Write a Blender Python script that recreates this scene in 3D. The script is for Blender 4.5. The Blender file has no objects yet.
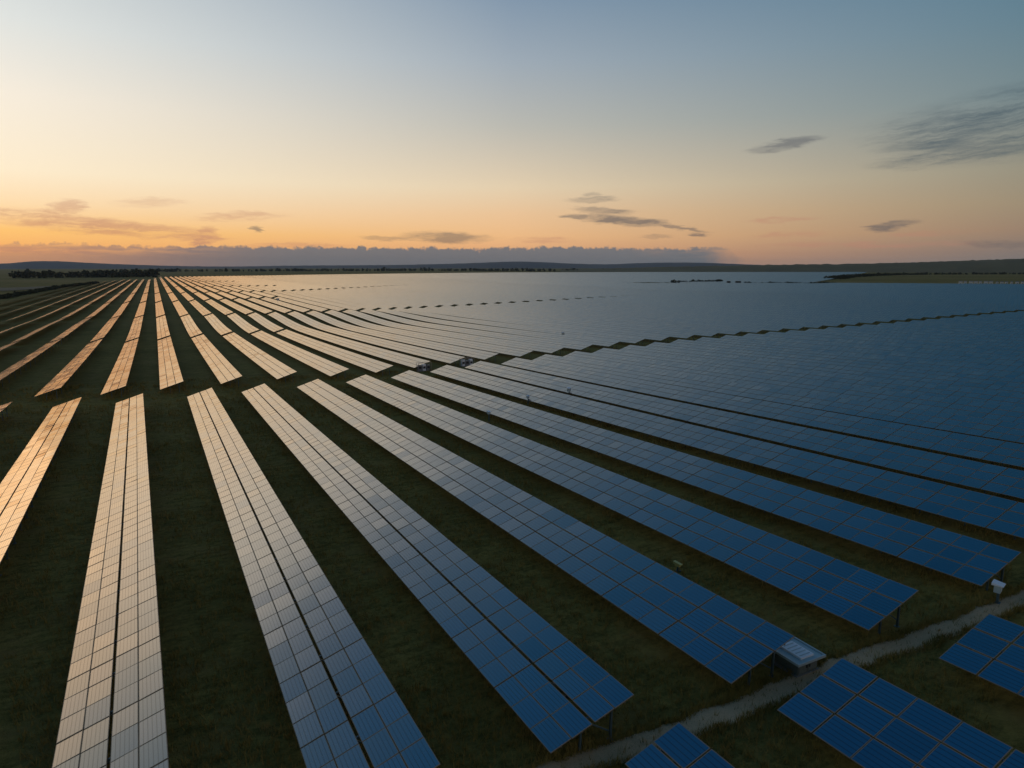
import bpy, math, random
import numpy as np
from mathutils import Vector, Matrix

random.seed(7); RNG = np.random.default_rng(11)
scene = bpy.context.scene
C = scene.collection
K = 1.5                                    # metres per survey unit
# ------------------------------------------------------------------ camera
CAM_H = 15.0 * K; FPX = 682.77; THETA = 0.478; PITCH = math.atan((384 - 266.37) / FPX)
cam_d = bpy.data.cameras.new('camera'); cam = bpy.data.objects.new('camera', cam_d); C.objects.link(cam)
cam_d.sensor_width = 36; cam_d.lens = FPX / 1024 * 36; cam_d.clip_end = 90000; cam_d.clip_start = 0.5
cam.location = (0, 0, CAM_H); cam.rotation_euler = (math.pi / 2 - PITCH, 0, -THETA)
scene.camera = cam
scene.view_settings.view_transform = 'Standard'; scene.view_settings.look = 'None'
scene.view_settings.exposure = 0.0; scene.view_settings.gamma = 1.0
scene.cycles.max_bounces = 5; scene.cycles.diffuse_bounces = 2; scene.cycles.glossy_bounces = 3
scene.cycles.volume_bounces = 1; scene.cycles.caustics_reflective = False
scene.cycles.use_adaptive_sampling = True; scene.cycles.use_denoising = True

def pix_dir(x, y):
    """world direction through a pixel"""
    rx, ry = (x - 512) / FPX, (384 - y) / FPX
    fw = math.cos(PITCH) + ry * math.sin(PITCH); up = -math.sin(PITCH) + ry * math.cos(PITCH)
    X = rx * math.cos(THETA) + fw * math.sin(THETA); Y = -rx * math.sin(THETA) + fw * math.cos(THETA)
    return Vector((X, Y, up)).normalized()
def az_el(d):
    a = math.degrees(math.atan2(d.x, d.y) - THETA); a = (a + 180) % 360 - 180
    return a, math.degrees(math.asin(d.z))

# ------------------------------------------------------------------ node helpers
class NT:
    def __init__(s, tree): s.t = tree; s.n = tree.nodes; s.l = tree.links
    def put(s, sock, v):
        if v is None: return
        if isinstance(v, bpy.types.NodeSocket): s.l.new(v, sock)
        else: sock.default_value = v
    def m(s, op, a, b=None, c=None, clamp=False):
        n = s.n.new('ShaderNodeMath'); n.operation = op; n.use_clamp = clamp
        s.put(n.inputs[0], a); s.put(n.inputs[1], b)
        if c is not None: s.put(n.inputs[2], c)
        return n.outputs[0]
    def vm(s, op, a, b=None, out=0, sc=None):
        n = s.n.new('ShaderNodeVectorMath'); n.operation = op
        s.put(n.inputs[0], a); s.put(n.inputs[1], b)
        if sc is not None: s.put(n.inputs['Scale'], sc)
        return n.outputs[out]
    def xyz(s, x, y, z=0.0):
        n = s.n.new('ShaderNodeCombineXYZ'); s.put(n.inputs[0], x); s.put(n.inputs[1], y); s.put(n.inputs[2], z); return n.outputs[0]
    def sep(s, v):
        n = s.n.new('ShaderNodeSeparateXYZ'); s.put(n.inputs[0], v); return n.outputs
    def mr(s, v, a, b, c=0.0, d=1.0, smooth=True):
        n = s.n.new('ShaderNodeMapRange'); n.interpolation_type = 'SMOOTHSTEP' if smooth else 'LINEAR'
        s.put(n.inputs[0], v)
        for i, q in enumerate((a, b, c, d)): s.put(n.inputs[1 + i], q)
        return n.outputs[0]
    def mix(s, f, a, b, mode='MIX'):
        n = s.n.new('ShaderNodeMix'); n.data_type = 'RGBA'; n.blend_type = mode
        s.put(n.inputs[0], f)
        for sock, v in ((n.inputs[6], a), (n.inputs[7], b)):
            if isinstance(v, tuple) and len(v) == 3: v = v + (1,)
            s.put(sock, v)
        return n.outputs[2]
    def noise(s, vec, scale, detail=3, rough=.5, dims='3D', out=0):
        n = s.n.new('ShaderNodeTexNoise'); n.noise_dimensions = dims
        if vec is not None: s.l.new(vec, n.inputs['Vector'])
        n.inputs['Scale'].default_value = scale; n.inputs['Detail'].default_value = detail; n.inputs['Roughness'].default_value = rough
        return n.outputs[out]
    def ramp(s, f, stops, mode='LINEAR'):
        n = s.n.new('ShaderNodeValToRGB'); n.color_ramp.interpolation = mode
        e = n.color_ramp.elements
        while len(e) > 1: e.remove(e[-1])
        e[0].position = stops[0][0]; e[0].color = tuple(stops[0][1]) + (1,)
        for p, c in stops[1:]:
            q = e.new(p); q.color = tuple(c) + (1,)
        s.put(n.inputs[0], f); return n.outputs[0]

def lin(r, g, b):
    f = lambda c: (c / 255 / 12.92) if c / 255 <= .04045 else ((c / 255 + .055) / 1.055) ** 2.4
    return (f(r), f(g), f(b))

# ------------------------------------------------------------------ world: dusk sky
SUN_AZ, SUN_EL = -50.0, 1.0                  # azimuth relative to the camera axis, degrees
world = bpy.data.worlds.new('World'); scene.world = world; world.use_nodes = True
w = NT(world.node_tree)
for n in list(w.n): w.n.remove(n)
tc = w.n.new('ShaderNodeTexCoord'); D = tc.outputs['Generated']
dx, dy, dz = w.sep(D)[0:3]
el = w.m('MULTIPLY', w.m('ARCSINE', dz), 57.29578)
azr = w.m('SUBTRACT', w.m('ARCTAN2', dx, dy), THETA)
az = w.m('MULTIPLY', w.m('WRAP', azr, math.pi, -math.pi), 57.29578)
dsun = w.m('ABSOLUTE', w.m('WRAP', w.m('SUBTRACT', az, SUN_AZ), 180.0, -180.0))
ef = w.m('POWER', w.m('MULTIPLY', w.m('MAXIMUM', el, 0.0), 1 / 90.0), 0.5)      # ramp position = sqrt(el/90)
def stops(lst): return [(math.sqrt(max(e, 0) / 90), lin(*c)) for e, c in lst]
R0 = w.ramp(ef, stops([(0, (215, 150, 105)), (1, (252, 186, 116)), (2.4, (255, 206, 136)), (4.2, (255, 218, 158)), (6.3, (254, 230, 190)), (11, (250, 230, 200)), (15.5, (226, 215, 195)), (20, (168, 180, 182)), (25, (118, 142, 160)), (30, (80, 118, 146)), (38, (40, 92, 136)), (50, (20, 80, 130)), (90, (12, 60, 100))]))
R1 = w.ramp(ef, stops([(0, (205, 150, 115)), (1, (250, 176, 104)), (2.4, (255, 198, 116)), (4.2, (254, 222, 176)), (6.3, (254, 237, 206)), (11, (248, 238, 221)), (15.5, (226, 229, 225)), (20, (205, 212, 214)), (23, (128, 148, 166)), (26, (92, 118, 144)), (30, (62, 102, 138)), (39, (22, 88, 138)), (50, (15, 72, 118)), (90, (12, 58, 98))]))
R2 = w.ramp(ef, stops([(0, (205, 150, 120)), (1, (228, 165, 118)), (2.4, (240, 188, 134)), (4.2, (236, 196, 152)), (6.3, (228, 207, 175)), (11, (186, 185, 177)), (15.5, (158, 170, 181)), (20, (128, 149, 170)), (30, (84, 112, 138)), (37, (40, 86, 124)), (48, (10, 66, 112)), (90, (10, 58, 96))]))
R3 = w.ramp(ef, stops([(0, (120, 122, 122)), (1, (134, 120, 112)), (2.4, (156, 131, 110)), (4.2, (158, 142, 118)), (6.3, (152, 146, 128)), (11, (118, 136, 140)), (15.5, (98, 128, 143)), (20, (82, 120, 142)), (30, (48, 88, 116)), (45, (14, 66, 100)), (90, (10, 56, 92))]))
R4 = w.ramp(ef, stops([(0, (136, 122, 118)), (4, (205, 172, 158)), (10, (214, 184, 172)), (20, (160, 154, 158)), (35, (66, 98, 122)), (50, (20, 68, 104)), (90, (10, 58, 96))]))  # sky behind the camera, brightened out of view to lift light on the grass
c01 = w.mix(w.mr(dsun, 3, 12, smooth=False), R0, R1)
c12 = w.mix(w.mr(dsun, 14, 50, smooth=False), c01, R2)
c23 = w.mix(w.mr(dsun, 50, 86, smooth=False), c12, R3)
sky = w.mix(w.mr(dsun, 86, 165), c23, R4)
# --- clouds in the dome
P3 = w.xyz(az, el, 0.0)
wn = w.noise(w.vm('MULTIPLY', P3, (0.22, 1.1, 1)), 1.0, 4, .6, out=1)
wn2 = w.noise(w.vm('MULTIPLY', P3, (1.1, 5.0, 1)), 1.0, 4, .65, out=1)
warp = w.vm('ADD', w.vm('MULTIPLY', w.vm('SUBTRACT', wn, (0.5, 0.5, 0.5)), (3.6, .7, 0)), w.vm('MULTIPLY', w.vm('SUBTRACT', wn2, (0.5, 0.5, 0.5)), (1.4, .42, 0)))
Pw = w.vm('ADD', w.vm('ADD', P3, warp), (0, 0, 1))
def blob(px, py, rx, ry, rot, k):
    """an elongated cloud whose centre is at azimuth/elevation of the given survey bearing"""
    a0, e0 = az_el(pix_dir(px, py)); a1, e1 = az_el(pix_dir(px + 1, py)); a2, e2 = az_el(pix_dir(px, py + 1))
    J = np.array([[a1 - a0, a2 - a0], [e1 - e0, e2 - e0]]); Ji = np.linalg.inv(J)
    r = math.radians(rot); R = np.array([[math.cos(r), math.sin(r)], [-math.sin(r), math.cos(r)]])
    S = np.diag([1 / rx, 1 / ry]) @ R @ Ji
    off = -S @ np.array([a0, e0])
    X = w.vm('DOT_PRODUCT', Pw, (S[0, 0], S[0, 1], off[0]), out=1)
    Y = w.vm('DOT_PRODUCT', Pw, (S[1, 0], S[1, 1], off[1]), out=1)
    L = w.m('SQRT', w.m('ADD', w.m('MULTIPLY', X, X), w.m('MULTIPLY', Y, Y)))
    return w.mr(L, 1.12, 0.45, 0.0, k)
def union(lst):
    acc = None
    for b in lst:
        v = blob(*b); acc = v if acc is None else w.m('MAXIMUM', acc, v)
    return acc
fib = w.noise(w.vm('MULTIPLY', Pw, (0.35, 2.6, 1)), 1.0, 5, .62)
tex = w.mr(fib, .38, .60, .1, 1.0)
warm = union([(95, 226, 100, 10, 5, .55), (30, 214, 60, 7, 3, .5), (205, 237, 16, 13, 0, .62), (68, 207, 26, 8, 0, .38), (238, 216, 52, 5, -2, .3),
              (150, 203, 40, 6, 0, .2), (160, 232, 70, 9, 4, .45), (40, 250, 80, 5, 2, .5), (300, 246, 60, 4, 0, .3), (780, 220, 45, 3.2, -2, .35), (785, 235, 40, 3.4, -2, .35), (930, 233, 50, 3, -1, .25), (860, 244, 120, 4, 0, .3), (545, 240, 40, 4, 0, .3)])
grey = union([(262, 228, 8, 3.5, 0, .75), (445, 237, 52, 7, 2, .7), (392, 238, 36, 3, 3, .5), (606, 211, 36, 4, 2, .8), (622, 220, 48, 6, 4, .9), (672, 226, 42, 2.4, 9, .7),
              (592, 200, 26, 4, -2, .6), (577, 216, 18, 3, 3, .7), (698, 235, 15, 2.8, 5, .75), (655, 237, 22, 2.4, 0, .4), (785, 145, 42, 6, -10, .7), (890, 226, 27, 5, -7, .85),
              (1000, 244, 50, 4, 0, .45), (587, 194, 12, 3, 0, .4)])
wisp = w.m('MULTIPLY', union([(985, 130, 140, 34, -5, 1.0), (950, 159, 95, 10, -5, 1.0), (1050, 108, 130, 34, -6, .8)]), w.mr(w.noise(w.xyz(w.m('MULTIPLY', az, .14), w.m('MULTIPLY', w.m('MULTIPLY_ADD', az, -.09, w.m('MULTIPLY_ADD', w.noise(P3, .35, 5, .7), .75, el)), 1.6), 1.0), 1.0, 7, .72), .34, .68, .08, .95))
sky = w.mix(w.m('MULTIPLY', warm, w.m('MULTIPLY_ADD', tex, .85, .2)), sky, w.mix(.7, sky, lin(176, 118, 104)))
sky = w.mix(w.m('MULTIPLY', w.m('MULTIPLY', warm, tex), .6), sky, lin(196, 140, 118))
greycol = w.mix(.45, w.mix(1.0, sky, (0.33, 0.36, 0.42), mode='MULTIPLY'), lin(106, 108, 116))
sky = w.mix(w.m('MULTIPLY', grey, w.m('MULTIPLY_ADD', tex, .5, .5)), sky, greycol)
wispcol = w.mix(.6, w.mix(1.0, sky, (0.5, 0.52, 0.55), mode='MULTIPLY'), lin(78, 98, 110))
sky = w.mix(wisp, sky, wispcol)
# long bank of cumulus low on the horizon, its top edge lumpy
lump = w.noise(w.xyz(w.m('MULTIPLY', az, .9), w.m('MULTIPLY', el, .8), 3.0), 1.0, 5, .62)
lump2 = w.noise(w.xyz(w.m('MULTIPLY', az, .12), 0.0, 9.0), 1.0, 2, .5)
lump3 = w.noise(w.xyz(w.m('MULTIPLY', az, 2.6), w.m('MULTIPLY', el, 2.2), 5.0), 1.0, 4, .6)
top = w.m('ADD', w.m('MULTIPLY_ADD', lump3, .7, -.35), w.m('ADD', w.m('MULTIPLY_ADD', lump, 1.0, .98), w.m('MULTIPLY_ADD', lump2, .7, -.35)))
taper = w.m('MULTIPLY', w.mr(w.m('ADD', az, w.m('MULTIPLY', lump3, 2.0)), 19.4, 17.6, .5, 1.0), w.mr(az, -60, -34, .45, 1.0))
bank = w.mr(w.m('SUBTRACT', w.m('MULTIPLY', top, taper), el), -.10, .12)
bankcol = w.mix(w.mr(el, .2, 1.8), w.mix(w.mr(az, -36, -16), lin(168, 130, 112), lin(104, 112, 118)), w.mix(w.mr(az, -36, -16), lin(176, 136, 120), lin(116, 119, 123)))
brk = w.mr(w.noise(w.xyz(w.m('MULTIPLY', az, .25), w.m('MULTIPLY', el, 2.2), 2.0), 1.0, 5, .65), .40, .60, .45, 1.0)
bankcol = w.mix(w.m('MULTIPLY', w.noise(P3, 1.7, 4, .6), .4), bankcol, lin(84, 94, 108))
bank = w.m('MULTIPLY', bank, w.mix(w.m('MULTIPLY', w.mr(el, .55, 1.3), w.m('MAXIMUM', w.mr(az, -20, -30), w.mr(az, 9, 17))), (1, 1, 1), w.xyz(brk, brk, brk)))
sky = w.mix(w.m('MULTIPLY', bank, w.m('MULTIPLY', w.mr(az, -38, -24, .5, .95), w.mr(w.m('ADD', az, w.m('MULTIPLY', lump, 3.0)), 20.5, 16.5))), sky, bankcol)
# below the horizon: dim ground tone
sky = w.mix(w.mr(el, -0.4, -2.0), sky, (0.02, 0.02, 0.018))
nish = w.n.new('ShaderNodeTexSky'); nish.sky_type = 'NISHITA'; nish.sun_disc = False
nish.sun_elevation = math.radians(SUN_EL); nish.sun_rotation = THETA + math.radians(SUN_AZ)
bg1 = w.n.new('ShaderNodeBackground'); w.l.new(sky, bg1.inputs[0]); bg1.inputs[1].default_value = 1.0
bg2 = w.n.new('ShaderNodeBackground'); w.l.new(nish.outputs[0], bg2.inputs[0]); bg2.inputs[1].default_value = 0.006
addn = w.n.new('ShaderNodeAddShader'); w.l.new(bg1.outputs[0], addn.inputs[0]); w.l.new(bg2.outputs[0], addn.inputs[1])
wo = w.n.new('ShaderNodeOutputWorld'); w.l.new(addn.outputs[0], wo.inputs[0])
world.cycles.sampling_method = 'MANUAL'; world.cycles.sample_map_resolution = 1024

sl = bpy.data.lights.new('sun', 'SUN'); sl.energy = 0.05; sl.angle = math.radians(20); sl.color = (1, .72, .48)
so = bpy.data.objects.new('sun', sl); C.objects.link(so)
sa = THETA + math.radians(SUN_AZ)
sdir = Vector((math.sin(sa) * math.cos(math.radians(2)), math.cos(sa) * math.cos(math.radians(2)), math.sin(math.radians(2))))
so.rotation_euler = sdir.to_track_quat('Z', 'Y').to_euler(); so.location = (-40, 60, 60)

# ------------------------------------------------------------------ terrain height (survey units)
UK = np.array([-4000, -300, -90, -30, 60, 110, 170, 230, 300, 600, 1500, 9000.])
SK = np.array([-4000, -40, 20, 65, 125, 220, 310, 450, 800, 1600, 9000.])
ZG = np.array([
 [-1, -.8, -.8, -.5, .5, .8, .8, .8, .8, 0, 0, 0],
 [-1, -.8, -.8, -.5, .5, .8, .8, .8, .8, 0, 0, 0],
 [-2, -1.5, -1.2, -.6, .25, .5, .5, .5, .5, 0, -.5, -.5],
 [-3, -2.5, -2.4, -2, -1.6, -1.0, -.8, -.5, -.3, 0, -1, -1],
 [-4, -3.5, -3.2, -3.2, -3.8, -2.85, -2.3, -1.5, -.85, -.7, -1, -2],
 [-4.5, -4.5, -4.3, -4, -5.2, -4.6, -3.6, -2.3, -1.7, -1.3, -1.5, -2],
 [-5, -5, -5, -5, -5.4, -5.6, -4.2, -2.7, -1.9, -1.6, -1.6, -2],
 [-5, -5, -5, -5, -5.2, -5.2, -4.4, -3.4, -2.6, -2, -2, -2.5],
 [-5, -5, -5, -5, -5, -5, -5, -4.5, -4, -3, -3, -3],
 [-5, -5, -5, -5, -5, -5, -5, -5, -4.5, -4, -3.5, -3.5],
 [-5, -5, -5, -5, -5, -5, -5, -5, -5, -5, -5, -5]], float)
def w1(x, k):
    x = np.clip(x, k[0], k[-1]); i = np.clip(np.searchsorted(k, x, 'right') - 1, 0, len(k) - 2)
    h = k[i + 1] - k[i]; t = (x - k[i]) / h
    h00 = 2*t**3 - 3*t**2 + 1; h10 = t**3 - 2*t**2 + t; h01 = -2*t**3 + 3*t**2; h11 = t**3 - t**2
    W = np.zeros(x.shape + (len(k),)); idx = np.arange(x.size); Wf = W.reshape(-1, len(k)); fi = i.ravel()
    def addw(j, v): np.add.at(Wf, (idx, j), v.ravel())
    def tang(j, coef):      # tangent at knot j, times h
        jm = np.clip(j - 1, 0, len(k) - 1); jp = np.clip(j + 1, 0, len(k) - 1); g = (coef * h).ravel() / (k[jp] - k[jm]); np.add.at(Wf, (idx, jp), g); np.add.at(Wf, (idx, jm), -g)
    addw(fi, h00); addw(fi + 1, h01); tang(fi, h10); tang(fi + 1, h11)
    return W
def sst(x, a, b):
    t = np.clip((x - a) / (b - a), 0, 1); return t * t * (3 - 2 * t)
def terr(u, s):
    u = np.asarray(u, float); s = np.asarray(s, float); u, s = np.broadcast_arrays(u, s)
    g = np.einsum('...i,ij,...j->...', w1(s, SK), ZG, w1(u, UK))
    uc = np.clip(u, -24, 120) / 50; sc = np.clip(s, -30, 300) / 50
    p = -1.817*sc + .146*sc**2 + .286*uc - .485*uc*sc + .588*uc**2
    k = (1 - sst(s, 225, 300)) * (1 - sst(u, 62, 115)) * sst(u, -85, -25) * sst(s, -35, 0)
    return g * (1 - k) + p * k
def tz(u, s): return float(terr(u, s))
def ground_at(px, py, h=0.0):
    """survey coordinates where a bearing meets the ground (plus h)"""
    d = pix_dir(px, py); z = -4.0
    for _ in range(40):
        t = (z + h - 15.0) / d.z; u, s = d.x * t, d.y * t; z = .5 * z + .5 * tz(u, s)
    return u, s

# ------------------------------------------------------------------ materials
def new_mat(name):
    m = bpy.data.materials.new(name); m.use_nodes = True; t = NT(m.node_tree)
    b = m.node_tree.nodes['Principled BSDF']; return m, t, b
def plain(name, col, rough=.6, metal=0.0, var=.25, scale=3.0, bump=0.0):
    m, t, b = new_mat(name); g = t.n.new('ShaderNodeNewGeometry')
    nz = t.noise(g.outputs['Position'], scale, 4, .6)
    k = t.m('MULTIPLY_ADD', nz, 2 * var, 1 - var)
    c = t.vm('MULTIPLY', (col[0], col[1], col[2]), t.xyz(k, k, k)); t.l.new(c, b.inputs['Base Color'])
    b.inputs['Roughness'].default_value = rough; b.inputs['Metallic'].default_value = metal
    if bump:
        bn = t.n.new('ShaderNodeBump'); bn.inputs['Strength'].default_value = bump; bn.inputs['Distance'].default_value = .05
        t.l.new(nz, bn.inputs['Height']); t.l.new(bn.outputs[0], b.inputs['Normal'])
    return m
# photovoltaic module: uv runs 0..1 over one module (integers count modules)
M_PV, t, b = new_mat('pv_module')
uvn = t.n.new('ShaderNodeUVMap'); uvn.uv_map = 'UVMap'; U, V = t.sep(uvn.outputs[0])[0:2]
fu, fv = t.m('FRACT', U), t.m('FRACT', V)
oi = t.n.new('ShaderNodeObjectInfo')
wnz = t.n.new('ShaderNodeTexWhiteNoise'); wnz.noise_dimensions = '3D'
t.l.new(t.xyz(t.m('FLOOR', U), t.m('FLOOR', V), t.m('MULTIPLY', oi.outputs['Random'], 97.0)), wnz.inputs['Vector'])
rnd = wnz.outputs['Value']
edge_u = t.m('MINIMUM', fu, t.m('SUBTRACT', 1.0, fu)); edge_v = t.m('MINIMUM', fv, t.m('SUBTRACT', 1.0, fv))
fr = t.m('MAXIMUM', t.m('LESS_THAN', edge_u, .030), t.m('LESS_THAN', edge_v, .022))
bus = t.m('GREATER_THAN', t.m('ABSOLUTE', t.m('SUBTRACT', t.m('FRACT', t.m('MULTIPLY', fu, 6.0)), .5)), .40)
cellv = t.m('GREATER_THAN', t.m('ABSOLUTE', t.m('SUBTRACT', t.m('FRACT', t.m('MULTIPLY', fv, 10.0)), .5)), .46)
cell = t.mix(rnd, (.002, .082, .215), (.003, .112, .285))
cell = t.mix(t.m('MULTIPLY', bus, .75), cell, (.001, .026, .075))
cell = t.mix(t.m('MULTIPLY', cellv, .35), cell, (.05, .09, .15))
gpos = t.n.new('ShaderNodeNewGeometry')
dust = t.noise(gpos.outputs['Position'], .9, 4, .6)
cell = t.mix(t.m('MULTIPLY', dust, .08), cell, (.20, .18, .15))
col = t.mix(fr, cell, (.26, .205, .15))
t.l.new(col, b.inputs['Base Color']); b.inputs['Roughness'].default_value = .6; b.inputs['Specular IOR Level'].default_value = .15
lw = t.n.new('ShaderNodeLayerWeight'); lw.inputs['Blend'].default_value = .5
facing = lw.outputs['Facing']
gl = t.n.new('ShaderNodeBsdfGlossy'); gl.inputs['Color'].default_value = (1.0, .825, .635, 1)
t.l.new(t.m('MULTIPLY_ADD', rnd, .05, .11), gl.inputs['Roughness'])
fac = t.m('MULTIPLY', t.m('MULTIPLY_ADD', facing, .82, .0), t.m('MULTIPLY', t.m('MULTIPLY_ADD', fr, -.72, 1.0), t.m('MULTIPLY_ADD', bus, -.28, 1.04)))
ms = t.n.new('ShaderNodeMixShader'); t.l.new(fac, ms.inputs[0]); t.l.new(b.outputs[0], ms.inputs[1]); t.l.new(gl.outputs[0], ms.inputs[2])
t.l.new(ms.outputs[0], [n for n in t.n if n.type == 'OUTPUT_MATERIAL'][0].inputs[0])
M_STEEL = plain('galvanised_steel', (.10, .16, .18), .5, .6, .3, 4)
M_RAIL = plain('aluminium_rail', (.28, .27, .25), .45, .7, .2, 4)
M_BACK = plain('module_backsheet', (.22, .23, .24), .6, 0, .1, 2)

def grass_mat(name, dark, lite, dry, s1=.22):
    m, t, b = new_mat(name); g = t.n.new('ShaderNodeNewGeometry'); P = g.outputs['Position']
    n1 = t.noise(P, s1, 6, .62); n2 = t.noise(P, 2.6, 5, .7); n3 = t.noise(P, .035, 4, .6); n4 = t.noise(P, .0022, 3, .5)
    n5 = t.noise(t.vm('MULTIPLY', P, (.55, 1.5, 1)), .9, 5, .72)
    c = t.mix(t.m('ADD', t.m('MULTIPLY', t.mr(n2, .35, .68), .5), t.m('MULTIPLY', t.mr(n5, .38, .62), .5)), dark, lite)
    c = t.mix(t.m('MULTIPLY', t.mr(n1, .48, .72), .6), c, dry)
    c = t.mix(t.m('MULTIPLY', t.mr(n3, .42, .66), .45), c, dark)
    c = t.mix(t.m('MULTIPLY', t.mr(n4, .5, .56), .5), c, dry)
    t.l.new(c, b.inputs['Base Color']); b.inputs['Roughness'].default_value = .95; b.inputs['Specular IOR Level'].default_value = .08
    bn = t.n.new('ShaderNodeBump'); bn.inputs['Strength'].default_value = .9; bn.inputs['Distance'].default_value = .25
    t.l.new(t.m('ADD', n2, t.m('MULTIPLY', t.noise(P, 11.0, 3, .7), .5)), bn.inputs['Height']); t.l.new(bn.outputs[0], b.inputs['Normal'])
    return m
M_GROUND = grass_mat('meadow_ground', (.14, .110, .024), (.38, .285, .070), (.36, .235, .076))
M_FIELD = plain('dry_field', (.15, .12, .055), .95, 0, .2, .02)
M_TREES = plain('dark_foliage', (.035, .045, .018), .95, 0, .5, .1)
M_HILL = plain('hill_woodland', (.11, .12, .125), .95, 0, .3, .004)
M_HILLR = plain('hill_pasture', (.19, .145, .055), .95, 0, .45, .006)

# ------------------------------------------------------------------ mesh helpers
def mesh_np(name, V, F, mats, uv=None, mi=None, smooth=False):
    """V (n,3) world-size verts, F (m,4) quads (or list of arrays)"""
    me = bpy.data.meshes.new(name); V = np.asarray(V, np.float32); F = np.asarray(F, np.int32)
    me.vertices.add(len(V)); me.vertices.foreach_set('co', V.ravel())
    k = F.shape[1]; me.loops.add(F.size); me.loops.foreach_set('vertex_index', F.ravel())
    me.polygons.add(len(F)); me.polygons.foreach_set('loop_start', np.arange(0, F.size, k, dtype=np.int32))
    try: me.polygons.foreach_set('loop_total', np.full(len(F), k, dtype=np.int32))
    except Exception: pass
    for m in mats: me.materials.append(m)
    if mi is not None: me.polygons.foreach_set('material_index', np.asarray(mi, np.int32))
    if uv is not None:
        l = me.uv_layers.new(name='UVMap'); l.data.foreach_set('uv', np.asarray(uv, np.float32).ravel())
    me.polygons.foreach_set('use_smooth', np.full(len(F), bool(smooth)))
    me.update(calc_edges=True); me.validate()
    return me
def link(name, me, parent=None, loc=(0, 0, 0)):
    o = bpy.data.objects.new(name, me); C.objects.link(o); o.location = loc
    if parent is not None: o.parent = parent
    return o
def tag(o, label=None, cat=None, group=None, kind=None):
    if label: o['label'] = label
    if cat: o['category'] = cat
    if group: o['group'] = group
    if kind: o['kind'] = kind
    return o
BOXF = np.array([[0, 3, 2, 1], [4, 5, 6, 7], [0, 1, 5, 4], [1, 2, 6, 5], [2, 3, 7, 6], [3, 0, 4, 7]])
class MB:
    def __init__(s): s.V = []; s.F = []; s.n = 0; s.mi = []
    def hexa(s, pts, mi=0):
        s.V.append(np.array(pts, float)); s.F.append(BOXF + s.n); s.n += 8; s.mi += [mi] * 6
    def box(s, x0, x1, y0, y1, z0, z1, mi=0):
        s.hexa([(x0, y0, z0), (x1, y0, z0), (x1, y1, z0), (x0, y1, z0), (x0, y0, z1), (x1, y0, z1), (x1, y1, z1), (x0, y1, z1)], mi)
    def bar(s, a, b, wd, hd=None, mi=0):
        a, b = Vector(a), Vector(b); hd = hd or wd; d = (b - a).normalized()
        r = Vector((0, 1, 0)) if abs(d.y) < .9 else Vector((1, 0, 0)); e1 = d.cross(r).normalized() * hd / 2; e2 = d.cross(e1).normalized() * wd / 2
        s.hexa([a - e1 - e2, a + e1 - e2, a + e1 + e2, a - e1 + e2, b - e1 - e2, b + e1 - e2, b + e1 + e2, b - e1 + e2], mi)
    def mesh(s, name, mats): return mesh_np(name, np.concatenate(s.V), np.concatenate(s.F), mats, mi=s.mi)

# ------------------------------------------------------------------ ground
def warpgrid(lo, hi, fine_lo, fine_hi, step, grow=1.09):
    a = list(np.arange(fine_lo, fine_hi + .01, step)); st = step; x = a[-1]
    while x < hi: st *= grow; x += st; a.append(min(x, hi))
    st = step; x = a[0]; left = []
    while x > lo: st *= grow; x -= st; left.append(max(x, lo))
    return np.array(left[::-1] + a)
gu = warpgrid(-8000, 8000, -80, 300, 4); gs = warpgrid(-1500, 8000, -20, 330, 4)
GU, GS = np.meshgrid(gu, gs); GZ = terr(GU, GS)
V = np.stack([GU, GS, GZ], -1).reshape(-1, 3) * K
nu, ns = len(gu), len(gs); I = np.arange(nu * ns).reshape(ns, nu)
F = np.stack([I[:-1, :-1], I[:-1, 1:], I[1:, 1:], I[1:, :-1]], -1).reshape(-1, 4)
ground = link('ground', mesh_np('ground', V, F, [M_GROUND], smooth=True)); tag(ground, 'dark grass ground under the whole solar field', 'ground', kind='structure')

# ------------------------------------------------------------------ solar tables
TAU = 0.309; WT = 3.324; CLR = 0.682; ML = 1.32       # tilt, slope width, low edge clearance, module length (survey units)
CT, ST = math.cos(TAU), math.sin(TAU); NRM = np.array([-ST, 0, CT])
def row_pts(u0f, s, v, h=0.0, W=WT):
    """world points on a table: s along the row, v up the slope, h above the glass"""
    s = np.asarray(s, float); v = np.asarray(v, float); u0 = u0f(s)
    z = terr(u0 + W / 2, s) + CLR
    P = np.stack([u0 + v * CT, s + 0 * v, z + v * ST], -1) + NRM * h
    return P * K
def v_bands(n, W=WT):
    """start/end of each module across the slope, with the wider clamp gaps"""
    g1 = .018
    if n == 4: gaps = [g1, .10, g1]
    elif n == 3: gaps = [.045, .045]
    else: gaps = [.05] * (n - 1)
    w_ = (W - sum(gaps)) / n; out = []; v = 0
    for j in range(n):
        out.append((v, v + w_)); v += w_ + (gaps[j] if j < n - 1 else 0)
    return out
def s_slots(s0, s1, bay=3):
    """start/end of each module along the row; every few modules a wider joint"""
    out = []; s = s0; i = 0
    n = max(1, int((s1 - s0) / (ML + .02))); pitch = (s1 - s0) / n
    for i in range(n):
        a = s0 + i * pitch; gap = .05 if (i + 1) % bay == 0 else .014
        out.append((a, a + pitch - gap))
    return out
TH = .026
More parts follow.
